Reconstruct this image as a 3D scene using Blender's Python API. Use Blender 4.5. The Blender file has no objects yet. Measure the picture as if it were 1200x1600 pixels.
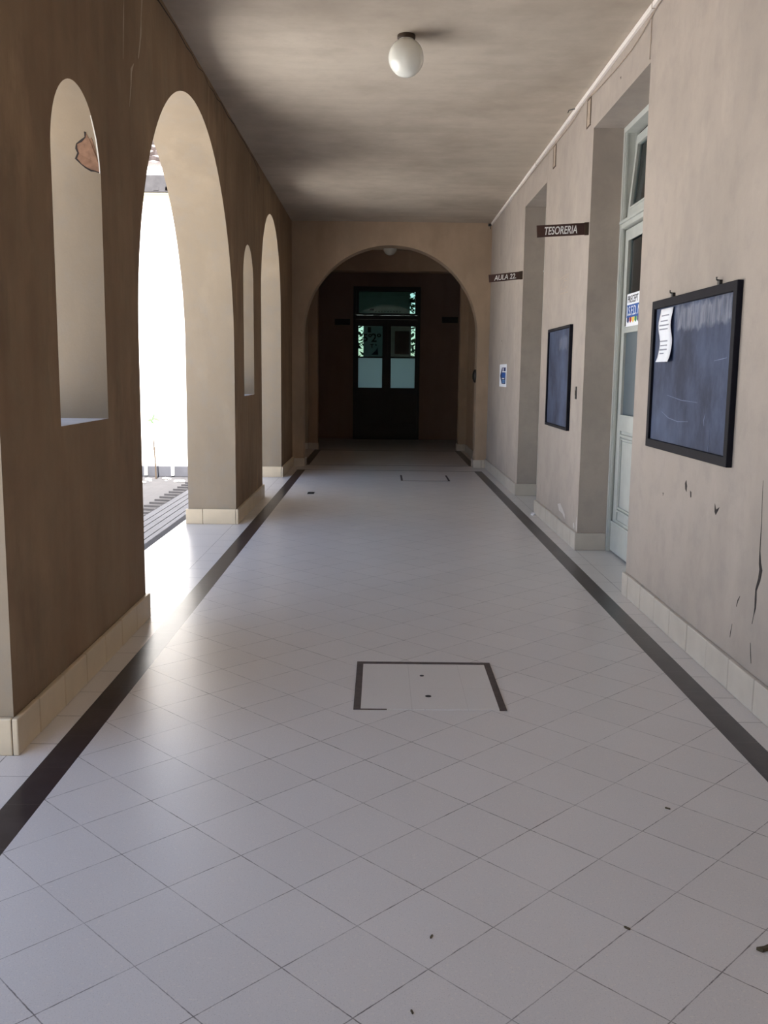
import bpy, bmesh, math, random
from mathutils import Vector, Matrix
from mathutils.geometry import tessellate_polygon

random.seed(7)
S = bpy.context.scene
COL = S.collection
PI = math.pi

# ------------------------------------------------------------------ camera
f_px, pitch, yaw, roll = 1473.22, 0.14595948, 0.00450357, 0.01124022
Fv = Vector((math.sin(yaw)*math.cos(pitch), math.cos(yaw)*math.cos(pitch), -math.sin(pitch)))
Rv = Vector((math.cos(yaw), -math.sin(yaw), 0))
Uv = Rv.cross(Fv)
c_, s_ = math.cos(roll), math.sin(roll)
Rv, Uv = Rv*c_ + Uv*s_, Uv*c_ - Rv*s_
cd = bpy.data.cameras.new('camera')
cd.sensor_fit = 'VERTICAL'; cd.sensor_height = 36; cd.sensor_width = 27
cd.lens = f_px/1600*36
cd.clip_start = .05; cd.clip_end = 300
cam = bpy.data.objects.new('camera', cd); COL.objects.link(cam)
cam.matrix_world = Matrix(((Rv.x, Uv.x, -Fv.x, 0), (Rv.y, Uv.y, -Fv.y, 0), (Rv.z, Uv.z, -Fv.z, 1.65), (0, 0, 0, 1)))
S.camera = cam

# ------------------------------------------------------------------ sky, sun, exposure
SUN_DIR = Vector((-.06, .80, -1.0))      # the way the sunlight travels
SUN_POWER = 9.0
SKY_POWER = 1.2
EXPOSURE = 1.6
W = bpy.data.worlds.new('sky'); S.world = W; W.use_nodes = True
nt = W.node_tree; nt.nodes.clear()
sky = nt.nodes.new('ShaderNodeTexSky'); sky.sky_type = 'NISHITA'; sky.sun_disc = False
sky.sun_elevation = math.radians(51); sky.sun_rotation = math.radians(176)
bg = nt.nodes.new('ShaderNodeBackground'); bg.inputs[1].default_value = .12*SKY_POWER
wo = nt.nodes.new('ShaderNodeOutputWorld')
nt.links.new(sky.outputs[0], bg.inputs[0]); nt.links.new(bg.outputs[0], wo.inputs[0])
ld = bpy.data.lights.new('sun', 'SUN'); ld.energy = SUN_POWER; ld.angle = math.radians(.6); ld.color = (1, .975, .94)
sun = bpy.data.objects.new('sun', ld); COL.objects.link(sun)
sun.rotation_euler = SUN_DIR.to_track_quat('-Z', 'Y').to_euler(); sun.location = (2, -10, 20)
vs = S.view_settings; vs.view_transform = 'Standard'; vs.look = 'None'; vs.gamma = 1; vs.exposure = EXPOSURE
vs.use_curve_mapping = False
S.cycles.use_denoising = True
S.cycles.max_bounces = 10; S.cycles.diffuse_bounces = 7; S.cycles.glossy_bounces = 4
S.cycles.transmission_bounces = 6; S.cycles.transparent_max_bounces = 8
S.cycles.sample_clamp_indirect = 12
S.cycles.caustics_reflective = False; S.cycles.caustics_refractive = False

# ------------------------------------------------------------------ materials
def lin(r, g, b):
    f = lambda c: (c/255)/12.92 if c <= 10 else (((c/255)+.055)/1.055)**2.4
    return (f(r), f(g), f(b), 1)

def new_mat(name):
    m = bpy.data.materials.new(name); m.use_nodes = True
    return m, m.node_tree, m.node_tree.nodes['Principled BSDF']

class X:
    """a node socket (or a number) with arithmetic"""
    nt = None
    def __init__(s, v): s.v = v
    @staticmethod
    def op(kind, *a, clamp=False):
        n = X.nt.nodes.new('ShaderNodeMath'); n.operation = kind; n.use_clamp = clamp
        for i, q in enumerate(a):
            q = q.v if isinstance(q, X) else q
            if isinstance(q, (int, float)): n.inputs[i].default_value = q
            else: X.nt.links.new(q, n.inputs[i])
        return X(n.outputs[0])
    def __add__(s, o): return X.op('ADD', s, o)
    __radd__ = __add__
    def __sub__(s, o): return X.op('SUBTRACT', s, o)
    def __rsub__(s, o): return X.op('SUBTRACT', o, s)
    def __mul__(s, o): return X.op('MULTIPLY', s, o)
    __rmul__ = __mul__
    def __truediv__(s, o): return X.op('DIVIDE', s, o)
    def fract(s): return X.op('FRACT', s)
    def floor(s): return X.op('FLOOR', s)
    def abs(s): return X.op('ABSOLUTE', s)
    def lt(s, o): return X.op('LESS_THAN', s, o)
    def gt(s, o): return X.op('GREATER_THAN', s, o)
    def mx(s, o): return X.op('MAXIMUM', s, o)
    def mn(s, o): return X.op('MINIMUM', s, o)
    def clamp(s): return X.op('ADD', s, 0.0, clamp=True)
    def band(s, lo, hi): return s.gt(lo)*s.lt(hi)
    def ramp(s, lo, hi): return X.op('DIVIDE', s - lo, hi - lo, clamp=True)

def coords():
    n = X.nt.nodes.new('ShaderNodeTexCoord'); return n.outputs['Object']
def xyz(vec):
    n = X.nt.nodes.new('ShaderNodeSeparateXYZ'); X.nt.links.new(vec, n.inputs[0])
    return X(n.outputs[0]), X(n.outputs[1]), X(n.outputs[2])
def comb(x, y, z):
    n = X.nt.nodes.new('ShaderNodeCombineXYZ')
    for i, q in enumerate((x, y, z)):
        q = q.v if isinstance(q, X) else q
        if isinstance(q, (int, float)): n.inputs[i].default_value = q
        else: X.nt.links.new(q, n.inputs[i])
    return n.outputs[0]
def scaled(vec, s):
    n = X.nt.nodes.new('ShaderNodeMapping'); X.nt.links.new(vec, n.inputs[0]); n.inputs['Scale'].default_value = s
    return n.outputs[0]
def noise(vec, scale, detail=3, rough=.55, dist=0):
    n = X.nt.nodes.new('ShaderNodeTexNoise'); X.nt.links.new(vec, n.inputs['Vector'])
    n.inputs['Scale'].default_value = scale; n.inputs['Detail'].default_value = detail
    n.inputs['Roughness'].default_value = rough; n.inputs['Distortion'].default_value = dist
    return X(n.outputs['Fac'])
def white(vec):
    n = X.nt.nodes.new('ShaderNodeTexWhiteNoise'); X.nt.links.new(vec, n.inputs['Vector'])
    return X(n.outputs['Value'])
def mix(fac, a, b, mode='MIX'):
    n = X.nt.nodes.new('ShaderNodeMix'); n.data_type = 'RGBA'; n.blend_type = mode
    for s, q in ((n.inputs[0], fac), (n.inputs[6], a), (n.inputs[7], b)):
        q = q.v if isinstance(q, X) else q
        if isinstance(q, (int, float)): s.default_value = q
        elif isinstance(q, tuple): s.default_value = q
        else: X.nt.links.new(q, s)
    return X(n.outputs[2])
def bump(b, h, strength, dist=.01):
    n = X.nt.nodes.new('ShaderNodeBump'); n.inputs['Strength'].default_value = strength
    n.inputs['Distance'].default_value = dist
    X.nt.links.new(h.v, n.inputs['Height']); X.nt.links.new(n.outputs[0], b.inputs['Normal'])
def put(b, sock, q):
    X.nt.links.new(q.v, b.inputs[sock])

def simple(name, col, rough=.6, var=.12, scale=18, metallic=0, bmp=.1, spec=.5):
    m, X.nt, b = new_mat(name)
    v = coords(); n = noise(v, scale, 4)
    dark = tuple(c*(1-var) for c in col[:3]) + (1,); light = tuple(min(1, c*(1+var)) for c in col[:3]) + (1,)
    put(b, 'Base Color', mix(n.ramp(.3, .7), dark, light))
    b.inputs['Roughness'].default_value = rough; b.inputs['Metallic'].default_value = metallic
    b.inputs['Specular IOR Level'].default_value = spec
    if bmp: bump(b, n, bmp, .004)
    return m

def plaster(name, base, blot, streak, grime, k_blot=.5, k_streak=.5, k_grime=.5, rough=.85, horiz=False, worn=0):
    m, X.nt, b = new_mat(name)
    v = coords()
    big = noise(v, .9, 5, .6).ramp(.42, .68)
    st = noise(scaled(v, (1.5, 1.5, .28) if not horiz else (.35, 2.2, 1)), 2.2, 3, .55).ramp(.42, .75)
    mid = noise(v, 5.5, 5, .65).ramp(.48, .8)
    fine = noise(v, 90, 3, .6)
    col = mix(big*k_blot, base, blot)
    col = mix(st*k_streak, col, streak)
    col = mix(mid*k_grime, col, grime)
    col = mix((fine.ramp(.3, .7))*.12, col, tuple(c*.75 for c in base[:3]) + (1,))
    if worn:
        w1 = noise(scaled(v, (1.3, 1.3, .55)), 3.0, 4, .6).ramp(.50, .72)*noise(v, .8, 3, .5).ramp(.40, .62)
        col = mix(w1*worn, col, tuple(min(1, c*1.45) for c in base[:3]) + (1,))
        w2 = noise(scaled(v, (1.5, 1.5, .45)) , 3.1, 4, .6).ramp(.50, .72)*noise(scaled(v, (1, 1, 1.3)), .9, 3, .5).ramp(.46, .62)
        col = mix(w2*worn, col, tuple(c*.52 for c in base[:3]) + (1,))
        w3 = noise(v, 13, 5, .7).ramp(.55, .8)
        col = mix(w3*worn*.6, col, tuple(c*.7 for c in base[:3]) + (1,))
    put(b, 'Base Color', col)
    b.inputs['Roughness'].default_value = rough
    b.inputs['Specular IOR Level'].default_value = .25
    h = noise(v, 26, 5, .6)*.7 + fine*.3
    bump(b, h, .22, .006)
    return m

M = {}
M['wall_left'] = plaster('shaded brown stained plaster', lin(142, 119, 94), lin(118, 98, 78), lin(112, 82, 62), lin(136, 122, 100), .7, .55, .5, worn=.6)  # inner face: shade put into the colour, on top of real brown stains
M['reveal'] = plaster('lit cream plaster', lin(150, 135, 116), lin(134, 120, 101), lin(136, 123, 107), lin(138, 132, 124), .5, .35, .5, worn=.2)  # paler version for the reveals, their stronger light put into the colour
M['wall_right'] = plaster('pale grey plaster', lin(176, 165, 155), lin(154, 145, 138), lin(162, 150, 138), lin(148, 140, 134), .65, .2, .5, worn=.16)
M['ceiling'] = plaster('limewashed ceiling', lin(190, 179, 165), lin(152, 140, 127), lin(160, 148, 134), lin(170, 159, 146), .7, .3, .5, horiz=True, worn=.15)
M['wall_far'] = plaster('tan plaster', lin(180, 158, 136), lin(158, 139, 119), lin(152, 130, 110), lin(164, 147, 128), .6, .3, .5, worn=.3)
M['hall'] = plaster('dark brown plaster', lin(168, 146, 134), lin(150, 130, 120), lin(140, 120, 110), lin(160, 140, 128), .5, .4, .4)
M['white_wall'] = plaster('whitewashed render', lin(238, 234, 228), lin(226, 220, 212), lin(228, 222, 214), lin(232, 228, 222), .3, .3, .2)
M['cream'] = simple('cream cornice paint', lin(232, 220, 190), .7, .05)
M['gutter'] = simple('weathered grey gutter', lin(52, 49, 50), .8, .3, 6)
M['roof_tile'] = simple('pale roof tile', lin(120, 110, 106), .8, .25, 8)
M['slab'] = simple('roof concrete', lin(150, 145, 140), .9, .2, 2)
M['marble'] = simple('cream marble skirting', lin(196, 187, 175), .38, .07, 5, bmp=.03)
M['grout'] = simple('dirty joint', lin(88, 74, 62), .9, .2)
M['marble_warm'] = simple('bounce-warmed cream marble skirting', lin(206, 188, 160), .38, .07, 5, bmp=.03)  # cream marble with the brown wall's warm bounce put into its colour
M['sill'] = simple('sky-brightened sill', lin(206, 206, 208), .8, .1, 8)  # whiter than the reveals: sky light on the sill tops put into the colour
M['door_paint'] = simple('pale grey green paint', lin(184, 187, 182), .45, .06, 7, bmp=.04)
M['dark_paint'] = simple('dark green grey paint', lin(52, 54, 54), .5, .1, 7, bmp=.04)
M['dark_wood'] = simple('dark brown varnished wood', lin(66, 40, 34), .45, .2, 12)
M['board_frame'] = simple('black painted wood', lin(20, 19, 28), .6, .25, 10, spec=.15)
M['white_paint'] = simple('white paint', lin(238, 238, 236), .55, .03)
M['trunking'] = simple('white trunking plastic', lin(240, 234, 228), .5, .03)
M['vent'] = simple('dusty grey plate', lin(170, 154, 138), .8, .15)
M['black'] = simple('black bakelite', lin(24, 22, 22), .4, .1)
M['brown_metal'] = simple('brown painted metal', lin(66, 52, 40), .5, .15, metallic=.3)
M['hatch_steel'] = simple('rusty steel angle', lin(72, 60, 58), .6, .3, 20, metallic=.2)
M['paper'] = simple('white paper', lin(240, 242, 248), .8, .02, bmp=0)
M['ink'] = simple('grey ink', lin(150, 152, 164), .9, .1, bmp=0)
M['black_ink'] = simple('black ink', lin(22, 22, 28), .9, .1, bmp=0)
M['blue'] = simple('blue print', lin(30, 84, 160), .7, .05, bmp=0)
M['dark_blue'] = simple('dark blue print', lin(18, 34, 92), .7, .05, bmp=0)
M['light_blue'] = simple('light blue print', lin(120, 170, 220), .7, .05, bmp=0)
M['red'] = simple('red print', lin(176, 48, 44), .7, .05, bmp=0)
M['yellow'] = simple('yellow print', lin(238, 196, 60), .7, .05, bmp=0)
M['green'] = simple('green print', lin(40, 130, 62), .7, .05, bmp=0)
M['chalk'] = simple('chalk', lin(116, 126, 152), .95, .1, bmp=0)
M['crack'] = simple('dark crack', lin(46, 40, 38), .95, .2, bmp=0)
M['brick'] = simple('exposed red brick', lin(134, 102, 82), .95, .2, 30, bmp=.5)
M['pale_scrape'] = simple('pale scraped plaster', lin(176, 160, 140), .9, .15, 20)
M['filler'] = simple('pale filler', lin(196, 190, 184), .9, .1, 20)
M['curtain'] = simple('brown curtain', lin(92, 76, 68), .95, .2, 20)
M['leafy'] = simple('green leaf', lin(74, 112, 62), .6, .4, 9)
M['bark'] = simple('bark', lin(70, 58, 46), .9, .2)
M['dry_leaf'] = simple('dry leaf', lin(86, 74, 52), .8, .3, 40)
M['stone'] = simple('white pebble', lin(220, 214, 206), .8, .1)
M['plinth'] = simple('grey cement plinth', lin(62, 62, 67), .9, .2, 3)
M['kerb'] = simple('grey concrete kerb', lin(58, 58, 63), .9, .15, 4)
M['kerb_dark'] = simple('dark grey brick', lin(40, 38, 40), .9, .2, 8)
M['dark_poster'] = simple('grey poster paper', lin(186, 194, 192), .8, .08, 6, bmp=0)
M['brown_poster'] = simple('reddish brown poster', lin(150, 84, 70), .8, .15, 3, bmp=0)
M['pale_poster'] = simple('pale poster border', lin(206, 192, 184), .8, .08, 6, bmp=0)

for k_ in ('dark_poster', 'brown_poster', 'pale_poster'):
    nt_ = M[k_].node_tree; b_ = nt_.nodes['Principled BSDF']
    tr_ = nt_.nodes.new('ShaderNodeBsdfTranslucent'); mx_ = nt_.nodes.new('ShaderNodeMixShader'); mx_.inputs[0].default_value = .75
    nt_.links.new(b_.inputs['Base Color'].links[0].from_socket, tr_.inputs[0])
    nt_.links.new(b_.outputs[0], mx_.inputs[1]); nt_.links.new(tr_.outputs[0], mx_.inputs[2])
    nt_.links.new(mx_.outputs[0], nt_.nodes['Material Output'].inputs[0])

# polished milk glass of the lamps
m, X.nt, b = new_mat('milk glass'); M['milk'] = m
b.inputs['Base Color'].default_value = (.8, .8, .74, 1); b.inputs['Roughness'].default_value = .06
b.inputs['Coat Weight'].default_value = .4; b.inputs['Coat Roughness'].default_value = .03
b.inputs['Subsurface Weight'].default_value = .15; b.inputs['Subsurface Radius'].default_value = (.05, .05, .05)

def glass(name, tint, rough, refl):
    m, nt, b = new_mat(name); nt.nodes.remove(b)
    t = nt.nodes.new('ShaderNodeBsdfTransparent'); t.inputs[0].default_value = tint
    g = nt.nodes.new('ShaderNodeBsdfGlossy'); g.inputs[1].default_value = rough; g.inputs[0].default_value = (.9, .95, 1, 1)
    fr = nt.nodes.new('ShaderNodeFresnel'); fr.inputs[0].default_value = refl
    mx = nt.nodes.new('ShaderNodeMixShader')
    nt.links.new(fr.outputs[0], mx.inputs[0]); nt.links.new(t.outputs[0], mx.inputs[1]); nt.links.new(g.outputs[0], mx.inputs[2])
    nt.links.new(mx.outputs[0], nt.nodes['Material Output'].inputs[0])
    return m
M['glass'] = glass('window glass', (.72, .80, .78, 1), .02, 1.45)
M['glass_dark'] = glass('greenish dimming glass', (.46, .58, .55, 1), .03, 1.45)  # tint darkened to dim the garden behind the end door
m, X.nt, b = new_mat('frosted glass'); M['frost'] = m
b.inputs['Base Color'].default_value = lin(92, 104, 112); b.inputs['Roughness'].default_value = .35
m, nt_, b = new_mat('translucent frosted glass'); M['frost_lit'] = m
tr = nt_.nodes.new('ShaderNodeBsdfTranslucent'); tr.inputs[0].default_value = (.74, .86, .83, 1)
mx = nt_.nodes.new('ShaderNodeMixShader'); mx.inputs[0].default_value = .75
b.inputs['Base Color'].default_value = (.20, .27, .27, 1); b.inputs['Roughness'].default_value = .5
nt_.links.new(b.outputs[0], mx.inputs[1]); nt_.links.new(tr.outputs[0], mx.inputs[2])
nt_.links.new(mx.outputs[0], nt_.nodes['Material Output'].inputs[0])

# the two slate boards: blue-black slate with wiped chalk
def slate(name, z_lo, z_hi, y_lo, y_hi, amount):
    m, X.nt, b = new_mat(name)
    v = coords(); x, y, z = xyz(v)
    wipe = noise(scaled(v, (1, 1.0, .8)), 2.6, 5, .6).ramp(.36, .66)
    fine = noise(scaled(v, (1, 2, 1.0)), 6, 5, .7)
    col = mix(wipe*.8, lin(38, 46, 70), lin(74, 87, 116))
    col = mix(fine.ramp(.45, .8)*.3, col, lin(104, 116, 144))
    edge = (noise(scaled(v, (1, 1, 1)), 10, 3, .6) - .5)*.12
    smear = (z + edge).ramp(z_lo, z_lo+.03)*(1 - (z + edge).ramp(z_hi-.03, z_hi))
    smear = smear*(y + edge).ramp(y_lo, y_lo+.03)*(1-(y + edge).ramp(y_hi-.06, y_hi))
    smear = smear*(noise(scaled(v, (1, 3, .7)), 6, 4, .6).ramp(.25, .6))
    col = mix(smear*amount, col, lin(136, 140, 154))
    put(b, 'Base Color', col); b.inputs['Roughness'].default_value = .6; b.inputs['Specular IOR Level'].default_value = .25
    return m
M['slate_big'] = slate('blue black slate', 1.93, 2.10, 5.12, 6.12, .8)
M['slate_small'] = slate('blue grey slate', 1.9, 2.05, 9.6, 10.1, .35)

# terrazzo tile floor: diagonal field, dark stripes, straight borders
TS, OX, OY, TA = .29098, -.672, 2.840, math.radians(-.139)
def floor_mat():
    m, X.nt, b = new_mat('terrazzo tile'); v = coords(); x, y, z = xyz(v)
    ai, aj = TA - PI/4, TA + PI/4
    u = ((x-OX)*math.cos(ai) + (y-OY)*math.sin(ai))/TS
    w = ((x-OX)*math.cos(aj) + (y-OY)*math.sin(aj))/TS
    wob = (noise(v, 30, 3, .6) - .5)*.012
    du = .5 - ((u + wob).fract() - .5).abs()
    dw = .5 - ((w + wob).fract() - .5).abs()
    hw = .0075
    brk1 = noise(v, 1.7, 3, .7).ramp(.35, .75); brk2 = noise(v, 14, 3, .7).ramp(.38, .62)
    brk = brk1*.55 + brk2*.45
    wid = brk*.7 + .45
    lu = 1 - (du/wid).ramp(hw*.55, hw*1.35)
    lw = 1 - (dw/wid).ramp(hw*.55, hw*1.35)
    diag = lu.mx(lw)
    field = x.band(-1.425, 1.74)
    # straight tiles beside the walls
    sy = (y/.345 + .37); ds = .5 - ((sy + wob*.5).fract() - .5).abs()
    l_s = 1 - ds.ramp(.005, .011)
    l_long = (x + 1.60).abs().lt(.0025).mx((x - 1.873).abs().lt(.0025))
    outer = x.lt(-1.60).mx(x.gt(1.873))
    sy2 = (y/.69 + .2); ds2 = .5 - (sy2.fract() - .5).abs(); l_s2 = 1 - ds2.ramp(.003, .006)
    side = (l_s*(1-outer)).mx(l_long).mx(l_s2*outer)
    line = diag*field + side*(1-field)
    rnd = white(comb(u.floor()*field, w.floor()*field, (sy.floor())*(1-field)))
    speck = noise(v, 240, 2, .5); speck2 = noise(v, 95, 2, .5)
    cloud = noise(v, 1.1, 4, .6)
    col = mix(rnd, lin(210, 205, 202), lin(215, 210, 207))
    col = mix(cloud.ramp(.4, .7)*.3, col, lin(200, 194, 190))
    col = mix(speck.ramp(.58, .70)*.35, col, lin(150, 140, 130))
    col = mix((1-speck2.ramp(.30, .40))*.5, col, lin(228, 220, 210))
    col = mix(line*(brk*.75 + .3), col, lin(74, 64, 60))
    # black stripes along both sides and the thin lines at the arch
    run = 1 - y.band(16.15, 17.0)
    s1 = x.band(-1.425, -1.288); s2 = x.band(1.612, 1.742)
    stripe = s1.mx(s2)*run*y.lt(20.4)
    inside = x.band(-1.42, 1.74)
    cross = (y.band(16.10, 16.15).mx(y.band(17.0, 17.06)).mx(y.band(20.32, 20.42)))*inside
    blk = stripe.mx(cross)
    scuff = noise(v, 7, 4, .65)
    sb = (y/.345 + .1).fract().lt(.012)
    blkcol = mix(scuff.ramp(.45, .8)*.5, lin(44, 38, 42), lin(82, 74, 76))
    blkcol = mix(sb*.5*stripe, blkcol, lin(100, 92, 92))
    col = mix(blk, col, blkcol)
    put(b, 'Base Color', col)
    rough = noise(v, 3.5, 4, .6)*.04 + .27 + line*.02
    put(b, 'Roughness', rough)
    b.inputs['Specular IOR Level'].default_value = .5
    bump(b, (1-line)*1.0 + noise(v, 12, 2, .5)*.12, .12, .002)
    return m
M['floor'] = floor_mat()

def ground_mat():
    m, X.nt, b = new_mat('courtyard paving'); v = coords(); x, y, z = xyz(v)
    n = noise(v, 4, 5, .65)
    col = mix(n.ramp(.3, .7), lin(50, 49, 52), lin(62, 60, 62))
    far = 1 - x.gt(-4.7)*y.gt(10.2)  # paving out of view is made pale to bounce extra light indoors
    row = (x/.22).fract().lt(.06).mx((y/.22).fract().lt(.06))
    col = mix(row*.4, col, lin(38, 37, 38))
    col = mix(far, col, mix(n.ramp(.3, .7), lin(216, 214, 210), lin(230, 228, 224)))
    put(b, 'Base Color', col); b.inputs['Roughness'].default_value = .9
    bump(b, n, .3, .01)
    return m
M['ground'] = ground_mat()

# ------------------------------------------------------------------ helpers
def tag(o, label=None, cat=None, group=None, kind=None):
    if label: o['label'] = label
    if cat: o['category'] = cat
    if group: o['group'] = group
    if kind: o['kind'] = kind
    return o

def thing(name, loc, label, cat, group=None, kind=None):
    o = bpy.data.objects.new(name, None); COL.objects.link(o); o.location = loc; o.empty_display_size = .1
    return tag(o, label, cat, group, kind)

def quad(bm, vs):
    return bm.faces.new([bm.verts.new(v) for v in vs])

def bx(bm, x0, x1, y0, y1, z0, z1, bev=0, seg=2):
    r = bmesh.ops.create_cube(bm, size=1)
    for v in r['verts']:
        v.co = Vector(((x0+x1)/2 + v.co.x*(x1-x0), (y0+y1)/2 + v.co.y*(y1-y0), (z0+z1)/2 + v.co.z*(z1-z0)))
    if bev:
        es = list({e for v in r['verts'] for e in v.link_edges})
        bmesh.ops.bevel(bm, geom=es, offset=bev, segments=seg, affect='EDGES', profile=.5)
    return bm

def lathe(bm, prof, cx, cy, cz, seg=48):
    rings = []
    for r, z in prof:
        if r < 1e-5: rings.append([bm.verts.new((cx, cy, cz+z))])
        else: rings.append([bm.verts.new((cx+r*math.cos(2*PI*i/seg), cy+r*math.sin(2*PI*i/seg), cz+z)) for i in range(seg)])
    for a, b_ in zip(rings, rings[1:]):
        for i in range(seg):
            j = (i+1) % seg
            if len(a) == 1: bm.faces.new((a[0], b_[j], b_[i]))
            elif len(b_) == 1: bm.faces.new((a[i], a[j], b_[0]))
            else: bm.faces.new((a[i], a[j], b_[j], b_[i]))
    return bm

def tube(bm, pts, r, seg=8):
    pts = [Vector(p) for p in pts]; rings = []
    for i, p in enumerate(pts):
        t = (pts[min(i+1, len(pts)-1)] - pts[max(i-1, 0)]).normalized()
        a = t.cross(Vector((0, 0, 1)))
        if a.length < 1e-3: a = t.cross(Vector((1, 0, 0)))
        a.normalize(); b_ = t.cross(a)
        rr = r[i] if isinstance(r, (list, tuple)) else r
        rings.append([bm.verts.new(p + (a*math.cos(2*PI*k/seg) + b_*math.sin(2*PI*k/seg))*rr) for k in range(seg)])
    for a, b_ in zip(rings, rings[1:]):
        for k in range(seg): bm.faces.new((a[k], a[(k+1) % seg], b_[(k+1) % seg], b_[k]))
    bm.faces.new(rings[0][::-1]); bm.faces.new(rings[-1])
    return bm

def obj(name, bm, mat, parent=None, smooth=None):
    bmesh.ops.recalc_face_normals(bm, faces=bm.faces)
    me = bpy.data.meshes.new(name); bm.to_mesh(me); bm.free()
    for mm in (mat if isinstance(mat, (list, tuple)) else [mat]): me.materials.append(mm)
    if smooth is not None:
        for p in me.polygons: p.use_smooth = True
        me.set_sharp_from_angle(angle=math.radians(smooth))
    o = bpy.data.objects.new(name, me); COL.objects.link(o)
    if parent:
        o.parent = parent
        bpy.context.view_layer.update()
        o.matrix_parent_inverse = parent.matrix_world.inverted()
    return o

def box_obj(name, mat, parent, *a, **k): return obj(name, bx(bmesh.new(), *a, **k), mat, parent)

def arch_pts(c, r, spring, n=40):
    """arch curve from the left spring to the right spring"""
    return [(c - r*math.cos(PI*i/n), spring + r*math.sin(PI*i/n)) for i in range(n+1)]

def wall_mesh(outer, holes, t0, t1, f):
    """a wall in (s, z) with holes, between depths t0 and t1; f maps (s, z, t) to x, y, z"""
    bm = bmesh.new(); loops = [outer] + holes
    polys = [[Vector((s, z, 0)) for s, z in L] for L in loops]
    tris = tessellate_polygon(polys)
    flat = [p for L in loops for p in L]
    front = [bm.verts.new(f(s, z, t0)) for s, z in flat]
    back = [bm.verts.new(f(s, z, t1)) for s, z in flat]
    for a, b_, c in tris:
        bm.faces.new((front[a], front[b_], front[c])); bm.faces.new((back[c], back[b_], back[a]))
    i0 = 0
    for L in loops:
        n = len(L)
        for i in range(n):
            a, b_ = i0+i, i0+(i+1) % n
            bm.faces.new((front[a], front[b_], back[b_], back[a]))
        i0 += n
    return bm

def strokes(bm, pts, f, w0=.003, thick=.0012):
    """a thin raised ribbon along (a, b) points with varying width, on a surface; f maps (a, b, d)"""
    n = len(pts)
    L, R_ = [], []
    for i, p in enumerate(pts):
        w = p[2] if len(p) > 2 else w0
        q0 = pts[max(i-1, 0)]; q1 = pts[min(i+1, n-1)]
        t = Vector((q1[0]-q0[0], q1[1]-q0[1])); t = t.normalized() if t.length else Vector((1, 0))
        nrm = Vector((-t.y, t.x))*w/2
        L.append((p[0]+nrm.x, p[1]+nrm.y)); R_.append((p[0]-nrm.x, p[1]-nrm.y))
    top = [[bm.verts.new(f(a, b_, thick)) for a, b_ in S_] for S_ in (L, R_)]
    bot = [[bm.verts.new(f(a, b_, 0)) for a, b_ in S_] for S_ in (L, R_)]
    for i in range(n-1):
        bm.faces.new((top[0][i], top[0][i+1], top[1][i+1], top[1][i]))
        bm.faces.new((top[0][i], bot[0][i], bot[0][i+1], top[0][i+1]))
        bm.faces.new((top[1][i], top[1][i+1], bot[1][i+1], bot[1][i]))
    bm.faces.new((top[0][0], top[1][0], bot[1][0], bot[0][0])); bm.faces.new((top[0][-1], bot[0][-1], bot[1][-1], top[1][-1]))
    return bm

def blob(bm, pts, f, thick=.0015):
    top = [bm.verts.new(f(a, b_, thick)) for a, b_ in pts]; bot = [bm.verts.new(f(a, b_, 0)) for a, b_ in pts]
    n = len(pts)
    bm.faces.new(top)
    for i in range(n): bm.faces.new((top[i], top[(i+1) % n], bot[(i+1) % n], bot[i]))
    return bm

def lettering(body, size, mat, parent, origin, xdir, zdir, shear=0, extrude=.0008, sx=1, align='LEFT', bold=0):
    cu = bpy.data.curves.new('lettering', 'FONT'); cu.body = body; cu.size = size; cu.shear = shear; cu.extrude = extrude
    cu.align_x = align; cu.align_y = 'BOTTOM_BASELINE'; cu.offset = bold
    t = bpy.data.objects.new('lettering', cu); COL.objects.link(t)
    bpy.context.view_layer.update()
    me = bpy.data.meshes.new_from_object(t.evaluated_get(bpy.context.evaluated_depsgraph_get()))
    bpy.data.objects.remove(t); bpy.data.curves.remove(cu)
    xd, zd = Vector(xdir).normalized(), Vector(zdir).normalized(); nd = xd.cross(zd)
    for v in me.vertices:
        p = v.co; v.co = Vector(origin) + xd*p.x*sx + zd*p.y + nd*p.z
    me.materials.clear(); me.materials.append(mat); me.name = 'lettering'
    o = bpy.data.objects.new('lettering', me); COL.objects.link(o)
    o.parent = parent; bpy.context.view_layer.update(); o.matrix_parent_inverse = parent.matrix_world.inverted()
    return o

onR = lambda face: (lambda a, b_, d: (face - d, a, b_))      # on the right wall, a = y, b = z
onL = lambda face: (lambda a, b_, d: (face + d, a, b_))
onF = lambda z: (lambda a, b_, d: (a, b_, z + d))            # on the floor

# ------------------------------------------------------------------ the setting
LW, LO, RW, CZ = -1.57, -2.09, 1.885, 4.23      # left wall inner, outer face; right wall; ceiling
YA, YB, YE = 16.77, 20.52, 23.97               # arch wall, beam wall, end wall
st = lambda o, label, cat: tag(o, label, cat, kind='structure')

st(box_obj('floor', M['floor'], None, -2.18, 2.6, -9, 28.0, -.35, 0), 'cream terrazzo tile floor laid diagonally between two black stripes', 'floor')
st(box_obj('ceiling', M['ceiling'], None, LO, 2.4, -9, YE+.3, CZ, CZ+.15), 'stained grey beige plaster ceiling of the long corridor', 'ceiling')
st(box_obj('roof', M['slab'], None, -2.22, 6.5, -9.3, YE+6.5, CZ+.15, CZ+.45), 'grey roof slab over the corridor, extended beyond it to shade the hedge', 'roof')  # stretch past the end wall is added to shade the garden hedge

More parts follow.
